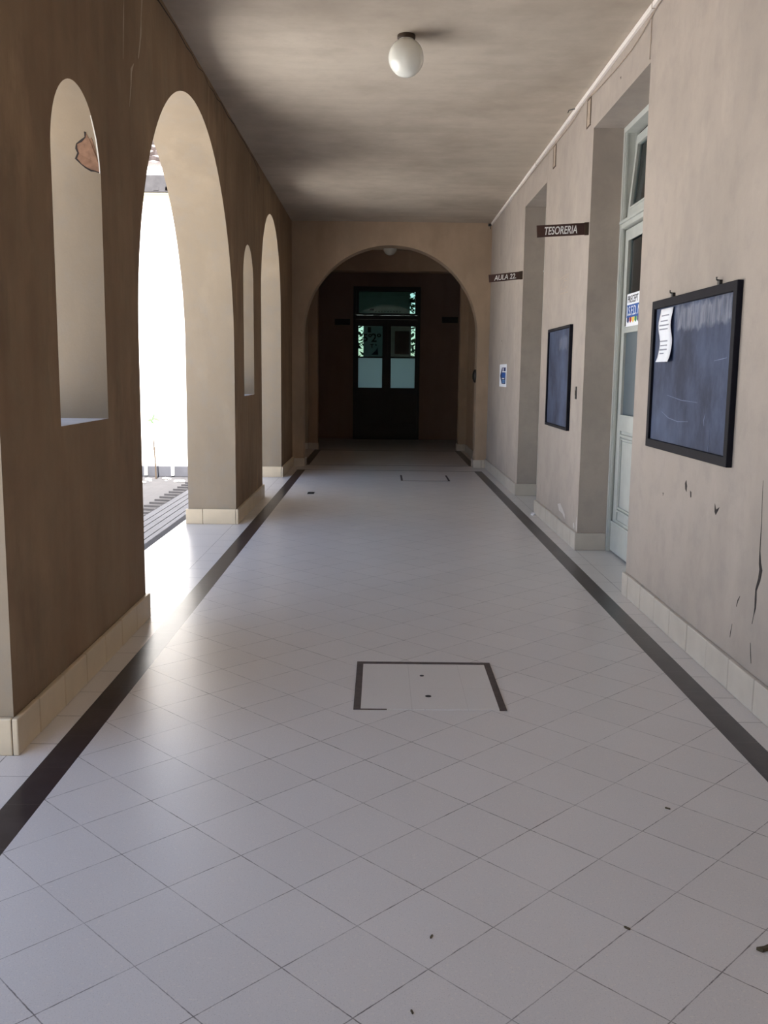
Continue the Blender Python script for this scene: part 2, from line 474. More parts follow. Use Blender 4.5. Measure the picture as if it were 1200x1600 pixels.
# left wall: arches and narrow arched slits between y = -9 and 24
big = [(8.2, 2.0, 1.86), (1.9, 2.0, 1.86)]
small = [(13.72, 1.21, 2.62), (-3.6, 1.21, 2.62)]
out = [(-9, 0)]
notch = sorted([(c-r, c+r, c, r, sp) for c, r, sp in big + small] + [(17.45, 20.46, 18.955, 1.505, 2.3)])
for a, b_, c, r, sp in notch:
    out += [(a, 0)] + arch_pts(c, r, sp, 56) + [(b_, 0)]
out += [(24.3, 0), (24.3, CZ), (-9, CZ)]
slit = lambda c, r: [(c-r, 1.375)] + arch_pts(c, r, 2.69, 32) + [(c+r, 1.375)]
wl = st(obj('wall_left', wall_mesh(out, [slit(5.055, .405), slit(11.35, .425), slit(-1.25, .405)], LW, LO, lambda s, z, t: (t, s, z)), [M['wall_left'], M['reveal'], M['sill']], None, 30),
        'shaded brown stained plaster arcade wall with arches and narrow arched slits', 'wall')

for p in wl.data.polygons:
    if abs(p.normal.x) < .9: p.material_index = 2 if abs(p.normal.z) > .9 and 1.3 < p.center.z < 1.4 else 1  # paler lit plaster on the reveals, brightened colour on the sill tops

# right wall with two deep door openings
D1, D2, DH = (7.06, 8.87), (11.28, 12.93), 3.85
out = [(-9, 0), (D1[0], 0), (D1[0], DH), (D1[1], DH), (D1[1], 0), (D2[0], 0), (D2[0], DH), (D2[1], DH), (D2[1], 0), (YA+.5, 0), (YA+.5, CZ), (-9, CZ)]
wr = st(obj('wall_right', wall_mesh(out, [], RW, RW+.5, lambda s, z, t: (t, s, z)), M['wall_right']),
        'pale grey plaster wall with two deep doorways and slate boards', 'wall')
# dim rooms behind the doors
bm = bmesh.new()
bx(bm, 4.6, 4.8, 5.5, 15, 0, CZ); bx(bm, RW+.5, 4.6, 5.5, 5.7, 0, CZ); bx(bm, RW+.5, 4.6, 14.8, 15, 0, CZ); bx(bm, RW+.5, 4.6, 9.9, 10.1, 0, CZ); bx(bm, RW+.5, 4.8, 5.5, 15, CZ, CZ+.1); bx(bm, 2.6, 4.8, 5.5, 15, -.2, 0)
st(obj('wall_classroom', bm, M['hall']), 'dim brown walls of the rooms behind the two doors', 'wall')

# arch wall
ac, ar, asp = .155, 1.525, 2.315
out = [(LW-.01, 0), (ac-ar, 0)] + arch_pts(ac, ar, asp, 56) + [(ac+ar, 0), (RW+.01, 0), (RW+.01, CZ), (LW-.01, CZ)]
wf = st(obj('wall_arch', wall_mesh(out, [], YA, YA+.37, lambda s, z, t: (s, t, z)), M['wall_far'], None, 30),
        'tan plaster cross wall with a round arch closing the corridor', 'wall')
# vestibule beyond the arch: right wall, beam opening, end wall
st(box_obj('wall_vestibule', M['wall_far'], None, 1.86, 2.4, YA+.37, YB, 0, CZ), 'tan plaster side wall of the dim space beyond the arch', 'wall')
bm = bmesh.new()
out = [(LW-.01, 0), (-1.372, 0), (-1.372, 3.80), (1.69, 3.80), (1.69, 0), (2.4, 0), (2.4, CZ), (LW-.01, CZ)]
st(obj('wall_beam', wall_mesh(out, [], YB, YB+.35, lambda s, z, t: (s, t, z)), M['wall_far']), 'tan plaster portal with a straight beam in front of the end door', 'wall')
ex0, ex1 = -.71, .962
out = [(-4.2, 0), (ex0, 0), (ex0, 3.78), (ex1, 3.78), (ex1, 0), (4.2, 0), (4.2, CZ), (-4.2, CZ)]
st(obj('wall_end', wall_mesh(out, [], YE, YE+.3, lambda s, z, t: (s, t, z)), M['hall']), 'dark brown end wall around the glazed double door', 'wall')
bm = bmesh.new()
bx(bm, 2.4, 4.2, YB+.1, YB+.35, 0, CZ); bx(bm, 4.0, 4.2, YB, YE, 0, CZ); bx(bm, 2.35, 4.2, YB, YE, CZ, CZ+.1); bx(bm, 2.6, 4.2, YB, YE+.3, -.2, 0)
st(obj('wall_hall', bm, M['hall']), 'dark brown walls of the cross passage at the end', 'wall')

# skirting: separate marble tiles with dark joints
def skirting(bm, bg_, a, b_, face, nrm, h, axis, proud=.027, L=.345, off=0.0):
    """tiles along axis from a to b in front of face; nrm = +1/-1 the side they stand out to"""
    p = a; n0 = math.floor((a-off)/L)
    cuts = sorted({a, b_, *[off + L*k for k in range(int(n0), int(n0)+60) if a+.05 < off + L*k < b_-.05]})
    for q0, q1 in zip(cuts, cuts[1:]):
        d0, d1 = sorted((face, face + nrm*(proud + random.uniform(-.001, .001))))
        e0, e1 = sorted((face, face + nrm*(proud-.006)))
        hh = h + random.uniform(-.002, .002)
        if axis == 'y': bx(bm, d0, d1, q0+.0015, q1-.0015, 0, hh, .006); bx(bg_, e0, e1, q0+(.004 if q0 == a else 0), q1-(.004 if q1 == b_ else 0), 0, hh-.006)
        else: bx(bm, q0+.0015, q1-.0015, d0, d1, 0, hh, .006); bx(bg_, q0+(.004 if q0 == a else 0), q1-(.004 if q1 == b_ else 0), e0, e1, 0, hh-.006)

def skirting_obj(name, runs, label, mat=None):
    bm, g = bmesh.new(), bmesh.new()
    for r in runs: skirting(bm, g, *r)
    o = st(obj(name, bm, mat or M['marble']), label, 'skirting')
    obj('joint', g, M['grout'], o)
pe = .027
runs = []
piers = [(-9, -4.81), (-2.39, -.1), (3.9, 6.2), (10.2, 12.51), (14.93, YA)]
for a, b_ in piers:
    last = b_ == YA
    runs.append((a-pe, b_+(0 if last else pe), LW, 1, .165, 'y'))
    runs.append((LO-pe, LW, a, -1, .165, 'x', pe, .35, LW-.36))
    if not last: runs.append((LO, LW, b_, 1, .165, 'x', pe, .35, LW-.36))
skirting_obj('baseboard_left', runs, 'bounce-warmed cream marble skirting around the piers of the left arcade', M['marble_warm'])
runs = [(-9, D1[0], RW, -1, .172, 'y'), (D1[1]-pe, D2[0], RW, -1, .165, 'y', pe, .345, .1), (D2[1]-pe, YA-pe, RW, -1, .16, 'y')]
for yy, sgn in ((D1[1], -1), (D2[1], -1)):
    runs.append((RW-pe, 2.157, yy, sgn, .165, 'x', pe, .6, 0))
for yy in (D1[0], D2[0]): runs.append((RW, 2.157, yy, 1, .165, 'x', pe, .6, 0))
skirting_obj('baseboard_right', runs, 'cream marble skirting along the right wall and door jambs')
runs = [(LW+pe, ac-ar+pe, YA, -1, .14, 'x', pe, .6, 0), (ac+ar-pe, RW-pe, YA, -1, .14, 'x', pe, .6, 0),
        (YA, YA+.37, ac-ar, 1, .14, 'y', pe, .6, 0), (YA, YA+.37, ac+ar, -1, .14, 'y', pe, .6, 0),
        (YA+.37, YB-pe, 1.86, -1, .14, 'y'), (1.69-pe, 1.86, YB, -1, .14, 'x', pe, .6, 0), (LW, -1.372+pe, YB, -1, .14, 'x', pe, .6, 0),
        (YB, YB+.35, 1.69, -1, .14, 'y', pe, .6, 0), (LO, LW, 20.46, -1, .14, 'x', pe, .6, 0)]
skirting_obj('baseboard_far', runs, 'cream marble skirting around the far arch and portal')

# worn marks on the plaster (parts of the walls)
bm = bmesh.new()
strokes(bm, [(4.607, 1.15, .001), (4.60, 1.05, .003), (4.59, .93, .005), (4.586, .80, .010), (4.575, .74, .026), (4.559, .71, .036), (4.57, .66, .028), (4.60, .60, .018), (4.597, .55, .022), (4.596, .508, .016), (4.61, .46, .004), (4.622, .419, .003)], onR(RW))
strokes(bm, [(4.626, .32, .002), (4.612, .26, .008), (4.60, .22, .003)], onR(RW))
strokes(bm, [(4.80, .52, .002), (4.825, .49, .009), (4.84, .455, .003)], onR(RW))
strokes(bm, [(4.88, .35, .002), (4.895, .30, .006), (4.90, .27, .002)], onR(RW))
obj('crack', bm, M['crack'], wr)['label'] = 'dark jagged crack in the plaster above the skirting'
for pts in ([(5.785, 1.0), (5.765, 1.02), (5.745, .985), (5.75, .95), (5.775, .965)], [(5.68, .965), (5.66, .96), (5.655, .93), (5.67, .925)],
            [(5.25, .945), (5.225, .915), (5.175, .935), (5.205, .905), (5.225, .885), (5.245, .90)], [(6.23, .885), (6.215, .885), (6.22, .865)],
            [(7.95, 4.01), (7.925, 4.01), (7.93, 3.99)], [(15.05, 2.18), (15.0, 2.18), (15.02, 2.16)]):
    obj('chip', blob(bmesh.new(), pts, onR(RW)), M['crack'], wr)
bm = bmesh.new()
for pts in ([(8.93, .30), (8.90, .32), (8.885, .24), (8.89, .17), (8.93, .19), (8.945, .25)], [(9.9, .30), (9.75, .33), (9.5, .25), (9.48, .20), (9.62, .24), (9.8, .245)], [(9.08, .22), (9.03, .24), (9.0, .2), (9.05, .175)]):
    blob(bm, pts, onR(RW), .001)
obj('plaster_patch', bm, M['filler'], wr)['label'] = 'pale filler patches low on the plaster'
bm = bmesh.new()
q = [(6.6, 4.15), (7.0, 4.185), (7.546, 4.205), (7.9, 4.19), (8.151, 4.205), (8.4, 4.18), (8.657, 4.215), (8.9, 4.175), (9.126, 4.195), (9.35, 4.18), (9.547, 4.21), (10.0, 4.19), (10.341, 4.212), (10.8, 4.195), (11.132, 4.21), (11.5, 4.19), (11.884, 4.2), (12.2, 4.15), (12.361, 4.13), (12.415, 4.0)]
strokes(bm, [(a + random.uniform(-.03, .03), b_, random.uniform(.003, .013)) for a, b_ in q], onL(LW))
strokes(bm, [(12.40, 4.13, .004), (12.415, 4.07, .03), (12.42, 4.0, .004)], onL(LW))
obj('crack', bm, M['crack'], wl)['label'] = 'dark jagged crack under the ceiling'
bm = bmesh.new()
strokes(bm, [(6.53, 4.1, .005), (6.50, 4.0, .02), (6.47, 3.9, .01), (6.454, 3.80, .03), (6.41, 3.7, .018), (6.371, 3.62, .01)], onL(LW), thick=.0008)
strokes(bm, [(6.25, 3.55, .004), (6.186, 3.49, .03), (6.17, 3.4, .016), (6.14, 3.32, .01), (6.119, 3.26, .003)], onL(LW), thick=.0008)
strokes(bm, [(6.06, 3.87, .004), (6.03, 3.72, .016), (6.0, 3.5, .003)], onL(LW), thick=.0008)
obj('scrape', bm, M['pale_scrape'], wl)['label'] = 'pale scraped streaks beside the large arch'
# broken plaster showing brick on the reveal of the first slit
def soffit(xx, z, d):
    dz = z - 2.69
    yy = 5.055 + math.sqrt(max(.405**2 - max(dz, 0)**2, 0)) - d
    return (xx, yy, z)
P0 = [(-1.625, 2.931), (-1.61, 2.90), (-1.596, 2.907), (-1.588, 2.87), (-1.584, 2.83), (-1.578, 2.78), (-1.571, 2.732), (-1.60, 2.742), (-1.622, 2.745), (-1.65, 2.76), (-1.674, 2.778), (-1.699, 2.805), (-1.683, 2.832), (-1.690, 2.855), (-1.684, 2.876), (-1.656, 2.89), (-1.631, 2.907)]
bk = obj('exposed_brick', blob(bmesh.new(), P0, soffit, .002), M['brick'], wl); bk['label'] = 'reddish brick bared by fallen plaster'
bm = bmesh.new()
loop = P0[6:] + P0[:1]
strokes(bm, [(a, b_, random.uniform(.004, .012)) for a, b_ in loop], soffit, thick=.004)
obj('plaster_edge', bm, M['crack'], bk)
bm = bmesh.new(); strokes(bm, [(-1.573, 3.0, .004), (-1.5735, 2.9, .006), (-1.574, 2.8, .006), (-1.5735, 2.73, .004)], soffit, thick=.004)
obj('plaster_rim', bm, M['white_wall'], bk)

# ------------------------------------------------------------------ courtyard
GZ = -.35
st(box_obj('ground_courtyard', M['ground'], None, -24, -2.16, -22, 20.7, GZ-.2, GZ), 'grey paved courtyard outside the arches, paled out of view to bounce light', 'ground')
bm = bmesh.new()
xs = [-2.62, -2.76, -2.88, -2.99, -3.10, -3.22]
for a, b_ in zip(xs, xs[1:]):
    bx(bm, b_+.006, a-.006, -9, 17.2, GZ, GZ+.04, .004)
kb = st(obj('kerb_strip', bm, M['kerb']), 'pale grey grooved kerb strips along the courtyard edge', 'kerb')
bm = bmesh.new(); y0 = 7.2
while y0 < 17:
    a, b_, cc, d = (-3.24, y0), (-3.24, y0+.12), (-3.50, y0+.10), (-3.50, y0+.06)
    blob(bm, [a, b_, cc, d], onF(GZ), .03); y0 += .33
obj('edge_brick', bm, M['kerb_dark'], kb)
st(box_obj('step', M['kerb'], None, -2.5, -2.16, -9, 17.4, GZ, -.17, bev=.006), 'grey concrete step along the outside of the arcade', 'step')

# whitewashed wing across the courtyard, with cornice, gutter and tiled roof
wing = thing('wing_building', (-8, 18, GZ), 'sunlit whitewashed wing seen through the large arch, tiled roof on top', 'building')
WY = 18.0
out = [(-24, GZ), (-11, GZ), (-11, 2.0)] + arch_pts(-9, 2.0, 2.0, 24)[1:-1] + [(-7, 2.0), (-7, GZ), (-2.1, GZ), (-2.1, 4.62), (-24, 4.62)]
obj('facade', wall_mesh(out, [], WY, WY+.4, lambda s, z, t: (s, t, z)), M['white_wall'], wing)
bm = bmesh.new(); bx(bm, -24, -2.1, WY-.03, WY+.4, 4.62, 4.80); bx(bm, -24, -2.1, WY-.08, WY+.4, 4.80, 4.835, .006); bx(bm, -24, -2.1, WY-.12, WY+.4, 4.84, 4.87, .006)
obj('cornice', bm, M['cream'], wing)
bm = bmesh.new(); bx(bm, -24, -2.0, WY-.16, WY+.3, 4.87, 5.17, .01)
for k in range(60):
    xx = random.uniform(-12, -2.2); bx(bm, xx, xx+random.uniform(.04, .12), WY-.168, WY-.155, 4.885+random.uniform(0, .03), 4.93+random.uniform(0, .05))
obj('gutter', bm, M['gutter'], wing)
box_obj('coping', M['white_paint'], wing, -24, -2.0, WY-.10, WY+.4, 5.17, 5.33, bev=.006)
bm = bmesh.new()
for r in range(9):
    y_a = WY + .05 + r*.30; z_a = 5.36 + r*.16
    nseg = 260
    v0, v1, v2 = [], [], []
    for i in range(nseg+1):
        xx = -14 + 12*i/nseg; bump_ = .035*abs(math.sin(xx*PI/.22))
        v0.append(bm.verts.new((xx, y_a+.02, z_a-.02))); v1.append(bm.verts.new((xx, y_a-.05, z_a+bump_+.045))); v2.append(bm.verts.new((xx, y_a+.34, z_a+.15+bump_)))
    for i in range(nseg):
        bm.faces.new((v0[i], v0[i+1], v1[i+1], v1[i])); bm.faces.new((v1[i], v1[i+1], v2[i+1], v2[i]))
obj('roof_tiles', bm, M['roof_tile'], wing)
bm = bmesh.new(); bx(bm, -24, -2.1, 20.46, 20.7, GZ, CZ); bx(bm, -24, -2.1, WY+.3, 20.7, CZ, CZ+.1); bx(bm, -12.1, -11.9, WY+.3, 20.6, GZ, CZ); bx(bm, -12, -2.1, WY+.3, 20.6, GZ, -.01)
bx(bm, -2.35, -2.1, 17.0, WY+.1, -.35, CZ)
obj('gallery', bm, M['wall_left'], wing)
box_obj('plinth', M['plinth'], wing, -24, -2.36, WY-.05, WY+.1, GZ, -.15, bev=.01)
for xx in (-4.47, -3.96): box_obj('downpipe', M['white_paint'], wing, xx-.03, xx+.03, WY-.09, WY-.04, GZ+.02, .1, bev=.01)
# opposite side of the courtyard
st(box_obj('wall_courtyard', M['white_wall'], None, -24.4, -24, -22, 22, GZ, 4.6), 'whitewashed wall closing the far side of the courtyard', 'wall')
st(box_obj('wall_back', M['wall_right'], None, LW-.01, RW+.01, -9.3, -9, 0, CZ), 'plaster wall closing the corridor behind the viewpoint', 'wall')

sap = thing('sapling', (-4.2, 17.55, GZ), 'thin bare sapling against the sunlit white wall', 'plant')
obj('stem', tube(bmesh.new(), [(-4.19, 17.55, GZ), (-4.195, 17.55, -.1), (-4.215, 17.56, .25), (-4.22, 17.55, .43), (-4.215, 17.55, .76)], [.016, .015, .013, .010, .004]), M['bark'], sap)
bm = bmesh.new()
for dx, dz, a in ((-.06, .74, .3), (.06, .76, -.3), (.0, .80, 1.2), (-.03, .72, 2.2)):
    cx, cz = -4.215+dx, dz; ca, sa = math.cos(a), math.sin(a)
    vs_ = [(-.07, 0), (-.02, .022), (.05, .014), (.08, 0), (.05, -.014), (-.02, -.022)]
    bm.faces.new([bm.verts.new((cx + p*ca - q_*sa, 17.55 + .2*q_, cz + p*sa + q_*ca)) for p, q_ in vs_])
obj('leaf', bm, M['leafy'], sap)
bm = bmesh.new()
for k in range(70):
    xx, yy = random.uniform(-7, -2.9), 17.1 + random.gauss(0, .28)
    yy = min(max(yy, 16.3), 17.85)
    r = random.uniform(.015, .05)
    g = bmesh.ops.create_icosphere(bm, subdivisions=1, radius=r)
    for v in g['verts']: v.co = Vector((xx + v.co.x*1.6, yy + v.co.y, GZ + .4*r + v.co.z*.55))
tag(obj('gravel', bm, M['stone']), 'scattered white stones at the foot of the sunlit wing', 'stones', kind='stuff')

# garden behind the end door
garden = thing('garden_hedge', (0, 28.4, 0), 'leafy green hedge glimpsed through the panes of the end door', 'hedge')
bm = bmesh.new()
for k in range(5200):
    c = Vector((random.uniform(-3, 3), 28.3 + random.uniform(-.3, .5), random.uniform(0, 4.6)))
    a, t = random.uniform(0, 2*PI), random.uniform(-.8, .8); L_ = random.uniform(.06, .13)
    u_ = Vector((math.cos(a), math.sin(a)*.6, math.sin(t))).normalized()*L_; v_ = u_.cross(Vector((random.uniform(-1, 1), random.uniform(-1, 1), 1))).normalized()*L_*.35
    bm.faces.new([bm.verts.new(c + q_) for q_ in (-u_, -u_*.2+v_, u_, -u_*.2-v_)])
obj('foliage', bm, M['leafy'], garden)
obj('stem', tube(bmesh.new(), [(.2, 28.5, 0), (.25, 28.5, 1.5), (.1, 28.5, 3)], .05), M['bark'], garden)
st(box_obj('ground_garden', M['ground'], None, -6, 6, 28.0, 34, -.3, -.01), 'paved garden path behind the end door', 'ground')
bm = bmesh.new()
bx(bm, -2.2, -2.0, YE+.3, 27, 0, CZ); bx(bm, 2.0, 2.2, YE+.3, 27, 0, CZ); bx(bm, -2.2, 2.2, YE+.3, 27, CZ-.3, CZ)
st(obj('wall_porch', bm, M['white_wall']), 'white walls of the porch behind the end door', 'wall')

# ------------------------------------------------------------------ doors
def moulding(bm, f, y0, y1, z0, z1, w=.03, d=.014):
    """picture-frame moulding on a door face; f(y, z, d)"""
    for a0, a1, b0, b1 in ((y0, y1, z0, z0+w), (y0, y1, z1-w, z1), (y0, y0+w, z0+w, z1-w), (y1-w, y1, z0+w, z1-w)):
        p, q_ = f(a0, b0, 0), f(a1, b1, d)
        xs_ = sorted((p[0], q_[0])); ys_ = sorted((p[1], q_[1])); zs_ = sorted((p[2], q_[2]))
        bx(bm, xs_[0], xs_[1], ys_[0], ys_[1], zs_[0], zs_[1], .004)

def side_door(name, y0, y1, H, label, tilt=.055, curtain=True):
    """double door with tilting transom in the right wall; faces -x"""
    X0 = 2.157; XL = 2.205
    d = thing(name, (X0, (y0+y1)/2, 0), label, 'door', kind='structure')
    P_ = M['door_paint']
    bm = bmesh.new()
    for a, b_ in ((y0, y0+.042), (y1-.042, y1)):
        bx(bm, X0, X0+.13, a, b_, 0, H, .004)
        s = (b_ - .002, b_ + .012) if a == y0 else (a - .012, a + .002)
        bx(bm, X0+.012, X0+.035, s[0], s[1], 0, H-.04, .003); bx(bm, XL+.05, X0+.13, s[0], s[1], 0, H-.04, .003)
    bx(bm, X0, X0+.13, y0+.04, y1-.04, H-.05, H, .004)
    obj('frame', bm, P_, d)
    bm = bmesh.new(); bx(bm, X0+.005, X0+.13, y0+.04, y1-.04, 2.965, 3.03, .006); bx(bm, X0-.015, X0+.02, y0+.04, y1-.04, 3.005, 3.03, .005)
    obj('transom_rail', bm, P_, d)
    # transom, hinged at its foot, its head leaning into the room
    a, b_, z0, z1 = y0+.05, y1-.05, 3.035, 3.78
    def tl(o):
        o.data.transform(Matrix.Translation((XL, 0, z0)) @ Matrix.Rotation(math.atan(tilt/(z1-z0)), 4, 'Y') @ Matrix.Translation((-XL, 0, -z0))); return o
    bm = bmesh.new()
    bx(bm, XL, XL+.04, a, b_, z0, z0+.11, .004); bx(bm, XL, XL+.04, a, b_, z1-.09, z1, .004)
    for q0, q1 in ((a, a+.085), (b_-.085, b_), ((a+b_)/2-.04, (a+b_)/2+.04)): bx(bm, XL, XL+.04, q0, q1, z0+.1, z1-.08, .004)
    moulding(bm, lambda y, z, t: (XL - t, y, z), a+.07, (a+b_)/2-.03, z0+.095, z1-.075, .018, .008)
    moulding(bm, lambda y, z, t: (XL - t, y, z), (a+b_)/2+.03, b_-.07, z0+.095, z1-.075, .018, .008)
    ts = tl(obj('transom_sash', bm, P_, d))
    for q0, q1 in ((a+.085, (a+b_)/2-.04), ((a+b_)/2+.04, b_-.085)):
        pn = tl(box_obj('pane', M['glass'], None, XL+.018, XL+.022, q0, q1, z0+.11, z1-.09)); pn.parent = ts
    mid = (y0+y1)/2
    for a, b_, hs in ((y0+.045, mid-.002, 1), (mid+.002, y1-.045, -1)):
        bm = bmesh.new(); T = .042
        for q0, q1 in ((a, a+.125), (b_-.125, b_)): bx(bm, XL, XL+T, q0, q1, .012, 2.955, .003)
        for z0, z1 in ((.012, .32), (1.15, 1.295), (2.045, 2.085), (2.86, 2.955)): bx(bm, XL, XL+T, a+.12, b_-.12, z0, z1, .003)
        leaf = obj('leaf', bm, P_, d)
        bm = bmesh.new(); bx(bm, XL+.012, XL+.032, a+.12, b_-.12, .31, 1.16)
        bx(bm, XL+.004, XL+.02, a+.20, b_-.20, .45, 1.06, .006)
        moulding(bm, lambda y, z, t: (XL + .012 - t, y, z), a+.125, b_-.125, .40, 1.12, .022, .018)
        moulding(bm, lambda y, z, t: (XL + .012 - t, y, z), a+.16, b_-.16, .435, 1.085, .014, .014)
        obj('panel', bm, P_, leaf)
        bm = bmesh.new(); bx(bm, XL-.016, XL, a+.01, b_-.01, .015, .275, .003); bx(bm, XL-.022, XL, a+.01, b_-.01, .272, .298, .008)
        obj('kick_board', bm, P_, leaf)
        bm = bmesh.new()
        for z0, z1 in ((1.285, 2.05), (2.08, 2.865)): moulding(bm, lambda y, z, t: (XL - t, y, z), a+.112, b_-.112, z0, z1, .016, .006)
        obj('glazing_bead', bm, P_, leaf)
        box_obj('pane', M['frost'], leaf, XL+.018, XL+.022, a+.12, b_-.12, 1.29, 2.05)
        box_obj('pane', M['glass'], leaf, XL+.018, XL+.022, a+.12, b_-.12, 2.08, 2.865)
        if hs == 1:
            bm = bmesh.new(); bx(bm, XL-.008, XL, b_-.075, b_-.035, 1.0, 1.16, .003)
            tube(bm, [(XL, b_-.055, 1.1), (XL-.05, b_-.055, 1.1), (XL-.055, b_-.10, 1.1), (XL-.055, b_-.15, 1.1)], .008)
            obj('handle', bm, M['black'], leaf)
    if curtain:
        bm = bmesh.new(); n = 120; row0, row1 = [], []
        for i in range(n+1):
            y = y0+.12 + (y1-y0-.24)*i/n; xx = XL+.17 + .02*math.sin(y*62) + .008*math.sin(y*150)
            row0.append(bm.verts.new((xx, y, 1.2))); row1.append(bm.verts.new((xx, y, 2.93)))
        for i in range(n): bm.faces.new((row0[i], row0[i+1], row1[i+1], row1[i]))
        cur = obj('curtain', bm, M['curtain'], None, 60)
        tag(cur, 'brown pleated curtain hanging behind the glass of the %s door' % curtain, 'curtain', 'door curtains')
        md = cur.modifiers.new('thickness', 'SOLIDIFY'); md.thickness = .003
        rod = obj('curtain_rod', tube(bmesh.new(), [(XL+.17, y0+.08, 2.94), (XL+.17, y1-.08, 2.94)], .008), M['brown_metal'], cur)
        for yy in (y0+.09, y1-.09): box_obj('rod_bracket', M['brown_metal'], cur, XL+.12, XL+.18, yy-.01, yy+.01, 2.925, 2.955)
    return d

side_door('door_1', D1[0], D1[1], DH, 'pale grey green glazed double door, nearer of the two on the right', .06, 'nearer')
side_door('door_2', D2[0], D2[1], DH, 'pale glazed double door deep in the far doorway of the right wall', .0, 'farther')

# notice on the glass of the nearer door
nt_o = thing('door_notice', (2.204, 8.35, 2.085), 'white and blue notice taped to the glass of the nearer door', 'notice')
XF = 2.196
box_obj('sheet', M['paper'], nt_o, XF, XF+.003, 8.02, 8.63, 2.088, 2.372)
box_obj('blue_band', M['blue'], nt_o, XF-.001, XF, 8.03, 8.615, 2.165, 2.275)
lettering('PRECEPT', .088, M['black_ink'], nt_o, (XF-.001, 8.60, 2.293), (0, -1, 0), (0, 0, 1), sx=1.0)
lettering('I.S.F.D. N', .115, M['paper'], nt_o, (XF-.0018, 8.60, 2.182), (0, -1, 0), (0, 0, 1), sx=.98)
for k, c in enumerate(('dark_blue', 'red', 'yellow', 'green', 'dark_blue')):
    yy = 8.60 - k*.085
    bm = bmesh.new(); blob(bm, [(yy, 2.165), (yy-.07, 2.165), (yy-.07, 2.135), (yy-.035, 2.115), (yy, 2.135)], onR(XF), .001)
    obj('stripe', bm, M[c], nt_o)['label'] = {'dark_blue': 'dark blue', 'red': 'red', 'yellow': 'yellow', 'green': 'green'}[c] + ' pennant stripe'

# end door, faces -y
def end_door():
    d = thing('door_3', (.126, YE, 0), 'dark glazed double door with transom at the end of the corridor', 'door', kind='structure')
    P_ = M['dark_paint']; y = YE - .01
    bm = bmesh.new()
    for a, b_ in ((ex0-.0, ex0+.06), (ex1-.06, ex1)): bx(bm, a, b_, y-.02, y+.1, 0, 3.78, .004)
    bx(bm, ex0+.05, ex1-.05, y-.02, y+.1, 3.69, 3.78, .004)
    bx(bm, ex0+.05, ex0+.085, y+.043, y+.1, 0, 3.72, .003); bx(bm, ex1-.085, ex1-.05, y+.043, y+.1, 0, 3.72, .003); bx(bm, ex0+.05, ex1-.05, y+.043, y+.1, 3.66, 3.7)
    obj('frame', bm, P_, d)
    box_obj('threshold', P_, d, ex0+.05, ex1-.05, y-.03, y+.12, 0, .03, bev=.004)
    box_obj('transom_rail', P_, d, ex0+.05, ex1-.05, y-.03, y+.1, 2.98, 3.08, bev=.006)
    bm = bmesh.new()
    a, b_, z0, z1 = ex0+.065, ex1-.065, 3.085, 3.685
    bx(bm, a, b_, y, y+.04, z0, z0+.045); bx(bm, a, b_, y, y+.04, z1-.03, z1)
    for q0, q1 in ((a, a+.07), (b_-.07, b_)): bx(bm, q0, q1, y, y+.04, z0+.04, z1-.03)
    ts = obj('transom_sash', bm, P_, d)
    box_obj('pane', M['glass_dark'], ts, a+.07, b_-.07, y+.018, y+.022, z0+.045, z1-.03)
    mid = .128
    box_obj('cover_strip', P_, d, mid-.025, mid+.025, y-.012, y+.003, .03, 2.975, bev=.003)
    for a, b_ in ((ex0+.065, mid-.002), (mid+.002, ex1-.065)):
        bm = bmesh.new()
        s0 = .065 if a < 0 else .105; s1 = .105 if a < 0 else .058
        for q0, q1 in ((a, a+s0), (b_-s1, b_)): bx(bm, q0, q1, y, y+.042, .012, 2.975, .003)
        for z0, z1 in ((.012, .30), (1.14, 1.29), (2.03, 2.065), (2.815, 2.975)): bx(bm, a+s0-.005, b_-s1+.005, y, y+.042, z0, z1, .003)
        leaf = obj('leaf', bm, P_, d)
        bm = bmesh.new(); bx(bm, a+s0-.01, b_-s1+.01, y+.012, y+.032, .29, 1.15); bx(bm, a+s0+.06, b_-s1-.06, y+.002, y+.02, .42, 1.02, .006)
        moulding(bm, lambda x, z, t: (x, y+.012-t, z), a+s0, b_-s1, .36, 1.09, .022, .016)
        obj('panel', bm, P_, leaf)
        bm = bmesh.new(); bx(bm, a+.01, b_-.01, y-.016, y, .015, .26, .003)
        obj('kick_board', bm, P_, leaf)
        box_obj('pane', M['frost_lit'], leaf, a+s0-.004, b_-s1+.004, y+.018, y+.022, 1.288, 2.032)
        box_obj('pane', M['glass_dark'], leaf, a+s0-.004, b_-s1+.004, y+.018, y+.022, 2.063, 2.818)
        if a > 0:
            bm = bmesh.new(); lathe(bm, [(0, -.03), (.02, -.028), (.026, -.012), (.02, .004), (.0, .006)], a+.05, y-.03, 1.43, 20)
            tube(bm, [(a+.05, y, 1.43), (a+.05, y-.03, 1.43)], .008)
            obj('knob', bm, M['black'], leaf, 40)
    return d
end_door()
yp = YE + .03
po = thing('class_poster', (-.2, yp, 2.07), 'grey poster with large figures behind the left pane of the end door', 'poster')
box_obj('sheet', M['dark_poster'], po, -.455, .06, yp, yp+.004, 2.05, 2.84)
lettering('5º', .26, M['black_ink'], po, (-.47, yp-.002, 2.44), (1, 0, 0), (0, 0, 1), bold=.006)
lettering('2º', .29, M['black_ink'], po, (-.265, yp-.002, 2.43), (1, 0, 0), (0, 0, 1), bold=.006)
lettering('T º', .13, M['black_ink'], po, (-.28, yp-.002, 2.28), (1, 0, 0), (0, 0, 1), bold=.004)
blob_ = lambda pts: blob(bmesh.new(), pts, lambda a, b_, d_: (a, yp - d_, b_), .002)
obj('triangle', blob_([(-.26, 2.11), (-.08, 2.11), (-.10, 2.30), (-.14, 2.22)]), M['dark_blue'], po)
